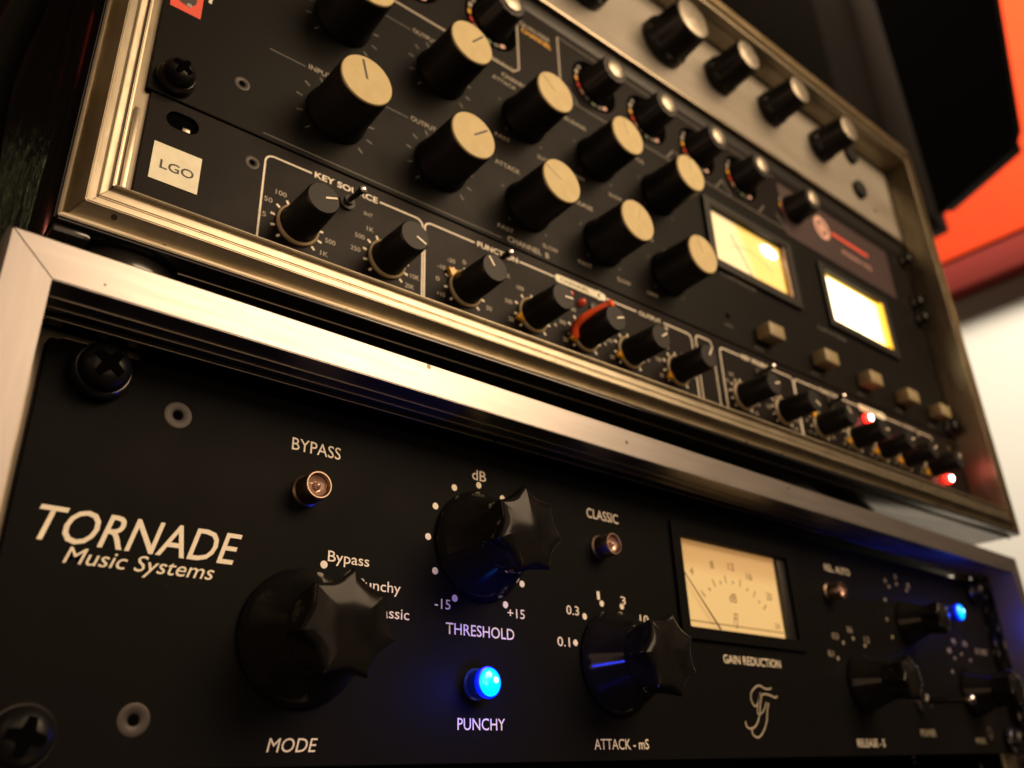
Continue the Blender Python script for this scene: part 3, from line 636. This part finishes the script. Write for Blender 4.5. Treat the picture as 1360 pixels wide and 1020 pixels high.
# =================================================================== TWO CHANNEL COMPRESSOR (2 units)
dc = Thing("dual_compressor", "charcoal two channel compressor with rows of cream capped knobs and two lit meters", "compressor", (0, 0, 0), 'U')
dc.part("faceplate", plate(rect(-1.5, 482.6, 0.15, 88.75, 0.8), [rect(259, 325.5, 44.4, 77.5, 0.6), rect(360.5, 426.5, 44.4, 77.5, 0.6)], -0.4, 3.0, 0.4, "faceplate"), 'grey_panel')
dc.part("chassis", box(22, 460, 3.1, 190, 1, 88, 0.5, "chassis"), 'board')
rack_screw(dc, 5.6, 6.6, y=-0.5, R=4.6, rot=0.5); rack_screw(dc, 474.5, 6.2, y=-0.5, R=4.6); rack_screw(dc, 474.5, 82.2, y=-0.5, R=4.6); rack_screw(dc, 5.6, 82.2, y=-0.5, R=4.6)
csink(dc, 24.7, 17.0, 2.5, 1.0, y=-0.4)
DY = -0.46
# maker's badge: red square with a dark round figure
dc.part("maker_badge", plate(rect(0.4, 9.6, 33.8, 47.5, 0.3), [], -0.5, -0.42, 0, "maker_badge"), 'red_print', label="orange red square badge with black blob")
dot(dc, 4.6, 39.8, 3.2, 'ink_black', y=-0.56, name="badge_figure"); dot(dc, 5.8, 37.1, 0.8, 'ink_dim', y=-0.6, name="badge_figure")
line(dc, [(11.6, 42.2), (11.9, 46.5)], 1.0, y=DY)
XS = (56.6, 98.5, 139.4, 180.4, 221.0)
ck_body = shared('ck', lambda: lathe([(0, 0.2), (10.6, 0.2), (10.8, 0.8), (10.6, 2.0), (10.0, 4.0), (9.5, 19.0), (9.35, 19.6), (9.2, 19.8)], 56, "capped_knob"))
ck_cap = shared('ckc', lambda: lathe([(9.15, 19.7), (9.1, 20.2), (8.9, 20.4), (0, 20.4)], 56, "cream_cap"))
ck_line = shared('ckl', lambda: box(0.2, 7.6, -20.52, -20.38, -0.38, 0.38, 0, "cap_line"))
ck_thin = shared('ckt', lambda: box(0.2, 8.6, -20.50, -20.38, -0.16, 0.16, 0, "cap_line"))
degs = {(0, 0): 104, (1, 0): 40, (2, 0): 152, (3, 0): 72, (4, 0): 110, (0, 1): 100, (1, 1): 50, (2, 1): 140, (3, 1): 105, (4, 1): 90}
for r_, z in ((0, 21.7), (1, 65.2)):
    for i, x in enumerate(XS):
        at = (x, -0.4, z)
        k = dc.part("capped_knob", ck_body, 'knob', at=at)
        dc.part("cream_cap", (ck_cap if (i+r_) % 3 == 0 else ck_cap.copy()), ('cream', 'cream_pale', 'cream_yellowed')[(i+r_) % 3], at=at, parent=k, pat=at)
        dc.part("cap_line", ck_line if i < 2 else ck_thin, 'ink_black' if i < 2 else 'tan_ring', at=at, parent=k, pat=at, rot=(0, -math.radians(degs[(i, r_)]), 0))
        for j in range(11 if i < 2 else 9):
            d = 225-j*(270/(10 if i < 2 else 8)); a = math.radians(d)
            if i < 2: line(dc, [(x+12.4*math.cos(a), z+12.4*math.sin(a)), (x+14.6*math.cos(a), z+14.6*math.sin(a))], 0.5, 'ink_faint', y=DY, name="scale_tick")
            elif j % 2 == 0: dot(dc, x+13*math.cos(a), z+13*math.sin(a), 0.4, 'ink_faint', y=DY)
    for s, x0, x1 in (("INPUT", 45.6, 54, ), ("OUTPUT", 85.6, 96.5), ("ATTACK", 124, 136.5), ("RELEASE", 161.5, 176.5), ("RATIO", 204, 214)):
        text(dc, s, x0, x1, z+14.4, 2.2, 'ink_dim', y=DY)
    for s, x0, x1, dz in (("FAST", 124.5, 132.0, -15.4), ("SLOW", 146.5, 154.5, -15.4), ("FAST", 165.5, 173, -15.4), ("SLOW", 187.5, 195.5, -15.4), ("10", 140.5, 144, 15.0), ("4", 184, 186, 15.0), ("LINK", 206, 213, -15.2)):
        text(dc, s, x0, x1, z+dz, 1.9, 'ink_dim', y=DY)
    line(dc, [(32.0, z+14.6), (44.5, z+14.6)], 0.35, 'ink_faint', y=DY); line(dc, [(72.0, z+14.8), (84.5, z+14.8)], 0.35, 'ink_faint', y=DY)
text(dc, "CHANNEL  B", 129.0, 149.5, 1.9, 2.5, 'ink_dim', y=DY, bold=0.01); text(dc, "CHANNEL  A", 129.0, 149.5, 83.6, 2.5, 'ink_dim', y=DY, bold=0.01)
line(dc, [(33.0, 2.1), (126, 2.1)], 0.3, 'ink_faint', y=DY)
# meters
def vu(x0, x1, z0, z1, cardm, hot, label):
    cx_, cz_ = (x0+x1)/2, (z0+z1)/2; mc_ = (cx_, 1.2, cz_)
    fr = dc.part("meter", plate(rect(x0-4.5, x1+4.5, z0-5, z1+4, 1), [rect(x0, x1, z0, z1, 0.5)], -2.4, -0.6, 0.4, "meter"), 'knob', label=label)
    wx, wz = (x1-x0)/2, (z1-z0)/2
    cd_ = dc.part("meter_card", box(-wx, wx, 0, 0.6, -wz, wz, 0, "meter_card"), cardm, at=mc_, parent=fr, pat=(0, 0, 0))
    dc.part("housing_wall", box(wx-3.2, wx-0.1, -2.6, -0.2, -wz+0.2, wz-0.2, 0.2, "housing_wall"), 'amber' if hot else 'brass', at=mc_, parent=fr, pat=(0, 0, 0))
    if hot:
        dc.part("glow_halo", ring_line(rect(-wx+0.5, wx-0.5, -wz+0.5, wz-0.5), 1.6, -0.9, "glow_halo", closed=True, th=0.5), 'amber', at=mc_, parent=fr, pat=(0, 0, 0))  # emissive strip stands in for the halo at the meter's edges
    piv_ = (0, -24)
    arc = [(piv_[0]+30*math.cos(math.radians(d)), piv_[1]+27*math.sin(math.radians(d))) for d in range(50, 131, 8)]
    dc.part("scale_arc", ring_line(arc, 0.3, -0.1, "scale_arc"), 'tan_ring', at=mc_, parent=cd_, pat=mc_)
    dc.part("needle", tube([(-16, -1.4, 6), (-2, -1.4, -15)], 0.22, 6, "needle"), 'tan_ring', at=mc_, parent=cd_, pat=mc_)
    if not hot:
        dc.part("pilot_bulb", lathe([(0, 0), (3.6, 0), (3.6, 1.0), (2.5, 1.8), (0, 2.0)], 24, "pilot_bulb"), None or 'bulb', at=(cx_+19, 1.8, cz_+9.5), parent=fr, pat=(0, 0, 0)).scale = (2.0, 1, 1)
    return fr
M['bulb'] = mat("hot_meter_bulb", (1, 0.9, 0.7), 0.3, emit=(1.0, 0.93, 0.75), estr=5.0)
vu(259.4, 325.0, 44.6, 77.2, 'card_yellow', False, "yellow lit level meter with bright spot")
vu(361.0, 426.0, 44.6, 77.2, 'card_white', True, "white hot lit level meter at the right")
for x in (262.0,):
    dot(dc, x, 14.3, 1.6, 'dark_hole', y=DY, name="small_hole"); text(dc, "LINK", x-3, x+3, 8.6, 1.6, 'ink_faint', y=DY)
text(dc, "COMPRESSOR", 262, 290, 37.2, 2.2, 'ink_faint', y=DY); text(dc, "LIMITER", 344, 372, 34.0, 2.2, 'ink_faint', y=DY)
bt = shared('bt', lambda: box(-6.2, 6.2, -8.0, 0, -3.7, 3.7, 0.8, "push_button"))
for x in (289.5, 337.0, 380.5, 421.0, 459.0):
    dc.part("push_button", bt, 'button', at=(x, -0.4, 11.8))
    text(dc, "IN", x-9, x-3, 2.6, 1.7, 'ink_faint', y=DY)

# =================================================================== EQUALISER (1 unit, coloured rings)
eq = Thing("rack_equaliser", "black one unit equaliser with silver capped knobs ringed by coloured marks, below the silver unit", "equaliser", (0, 0, 88.9), 'U')
eq.part("faceplate", plate(rect(0, 482.6, 89.1, 133.2, 0.6), [], 0, 3.0, 0.3, "faceplate"), 'gate_panel')
eq.part("chassis", box(22, 460, 3.1, 190, 90, 132, 0.5, "chassis"), 'board')
EZ = 111.1
ek_body = shared('ek', lambda: lathe([(0, 0.2), (9.2, 0.2), (9.0, 2.2), (8.2, 3.4), (7.5, 12.9), (7.0, 13.6), (4.8, 13.7)], 40, "round_knob", lambda a, r, h: r*(1+0.035*math.cos(12*a)) if h > 2.5 else r))
ek_cap = shared('ekc', lambda: lathe([(5.0, 13.5), (4.8, 14.4), (3.4, 14.9), (1.8, 15.1), (0, 15.15)], 40, "silver_cap"))
EX = (84.5, 124.6, 185.2, 220.9, 259.0, 295.5, 343.2)
for i, x in enumerate(EX):
    at = (x, 0, EZ)
    dot(eq, x, EZ, 14.0, 'dark_hole', y=-0.03, name="dial_disc")
    k = eq.part("round_knob", ek_body, 'knob', at=at); eq.part("silver_cap", ek_cap, 'silver_cap' if 1 <= i < 5 else 'dull_cap', at=at, parent=k, pat=at)
    cols = ['ink', 'red_print', 'pink_print', 'green_print', 'red_print', 'ink_faint']
    for j, d in enumerate((165, 185, 205, 222, 240, 262, 282, 300, 145, 35)):
        a = math.radians(d); m_ = (['ink_dim', 'yellow', 'red_print', 'pink_print', 'ink_faint', 'green_print', 'ink_faint', 'pink_print', 'ink_faint', 'ink_faint'])[j]
        eq.part("colour_mark", ring_line([(x+11.6*math.cos(a-0.12), EZ+11.6*math.sin(a-0.12)), (x+11.6*math.cos(a+0.12), EZ+11.6*math.sin(a+0.12))], 1.8, -0.07, "colour_mark"), m_)
    if i >= 2:
        for w_ in (1, -1): line(eq, [(x+w_*18, EZ-10), (x+w_*12, EZ-17)], 0.9, 'ink_faint')
        line(eq, [(x+10, EZ+13.5), (x+20, EZ+13.5)], 2.4, 'ink_faint', name="printed_bar")
line(eq, [(20, 90.6), (136, 90.6), (139.0, 93.5), (139.0, 120), (136, 129.5), (100, 129.5)], 1.0, 'ink_dim')
line(eq, [(163.3, 92.5), (163.3, 128.5)], 0.9, 'ink_dim'); line(eq, [(163.3, 128.5), (330, 128.5)], 0.5, 'ink_faint'); line(eq, [(166, 93.0), (350, 93.0)], 0.6, 'ink_faint')
text(eq, "EQUALISER", 138.5, 158.5, 121.2, 2.6, 'ink_dim', bold=0.01); text(eq, "CHANNEL", 141.5, 159.0, 117.4, 2.6, 'yellow', bold=0.01)
text(eq, "FREQ", 124, 136, 85.2+5.0, 2.0, 'ink_dim')
eq.part("brand_area", plate(rect(332, 452, 90.2, 126.0, 1), [], -0.1, -0.02, 0, "brand_area"), 'purple')  # plum sheet paints a reflected tint over the brand area
line(eq, circle(373.6, 112.0, 6.6, 32), 3.0, 'pink_print', y=-0.16, closed=True, name="logo_ring"); dot(eq, 373.6, 112.0, 3.6, 'pink_print', y=-0.15, name="logo_disc")
line(eq, circle(373.6, 112.0, 4.1, 32), 0.7, 'purple', y=-0.2, closed=True, name="logo_ring")
line(eq, [(384, 112.5), (425, 112.0)], 2.2, 'red_print', y=-0.16, name="brand_stripe"); text(eq, "STEREO EQ", 392, 426, 101.6, 2.8, 'pink_print', y=-0.16)
rack_screw(eq, 475, 127.6, R=4.6); rack_screw(eq, 475, 94.6, R=4.6)

# =================================================================== SILVER UNIT
sv = Thing("silver_preamp", "silver faced unit with a row of black knobs at the top of the upper case", "preamp", (0, 0, 145), 'U')
sv.part("faceplate", plate(rect(0, 482.6, 145.0, 203.6, 1.5), [], -1.0, 3.0, 0.4, "faceplate"), 'silver')
sv.part("chassis", box(22, 460, 3.1, 190, 146, 203, 0.5, "chassis"), 'board')
sv.part("lower_lip", box(0, 482.6, -2.4, 3.0, 142.6, 144.9, 0.5, "lower_lip"), 'worn_x')
sv.part("vent_strip", box(0, 482.6, 0.4, 3.0, 133.6, 142.4, 0.2, "vent_strip"), 'knob')
sk_b = shared('skb', lambda: lathe([(0, 0.2), (11.4, 0.2), (11.6, 0.8), (11.4, 5), (10.2, 6.0), (9.6, 20.5), (9.2, 21.3)], 54, "ribbed_knob", lambda a, r, h: r*(1+0.05*math.cos(9*a)) if 5.5 < h < 6.5 else r))
sk_c = shared('skc', lambda: lathe([(9.1, 21.2), (8.8, 22.0), (8.0, 22.3), (0, 22.3)], 44, "metal_cap"))
sk_l = shared('skl', lambda: box(-0.5, 0.5, -21.6, -6, 9.4, 10.4, 0.1, "pointer_rib"))
for i, (x, z, sc) in enumerate(((131.5, 174, 1.25), (182, 175, 1.25), (240.5, 173, 1.28), (288.5, 178.0, 1.0), (338.5, 182.0, 0.97), (391.5, 181.5, 0.97))):
    at = (x, -1.0, z)
    k = sv.part("ribbed_knob", sk_b, 'knob', at=at, rot=(0, -0.7*i, 0)); k.scale = (sc, 1, sc)
    sv.part("metal_cap", sk_c, 'dull_cap', at=at, parent=k, pat=at)
    sv.part("pointer_rib", sk_l, 'knob_top', at=at, parent=k, pat=at)
for bx, bz in ((433.0, 195.5), (433.0, 166.5)):
    sv.part("dark_button", lathe([(6.6, 0), (6.6, 2.6), (6.0, 3.2), (0, 3.3)], 30, "dark_button"), 'knob', at=(bx, -1, bz))
csink(sv, 452, 159.0, 1.6, 0.6, y=-1.0)

# =================================================================== CABLES at the left of the upper case
def cable(pts, r, label, extra=None):
    P = smooth_line(pts, 10)
    c = Thing("cable", label, "cable", pts[0], 'U')
    c.part("jacket", tube(P, r, 16, "jacket"), 'cable')
    return c
c1 = cable([(-26, 60, -120), (-30, 66, -20), (-34, 70, 40), (-30, 78, 110), (-36, 84, 260)], 5.5, "thick black glossy cable hanging closest to the side of the upper case")
c2 = cable([(-44, 130, -140), (-50, 132, -20), (-62, 140, 60), (-56, 150, 140), (-66, 160, 330)], 7.0, "black cable with a red sleeve hanging furthest to the left")
c2.part("red_sleeve", tube([(-63.0, 143.5, 108), (-60.0, 146, 150)], 7.8, 16, "red_sleeve"), 'red_tape')
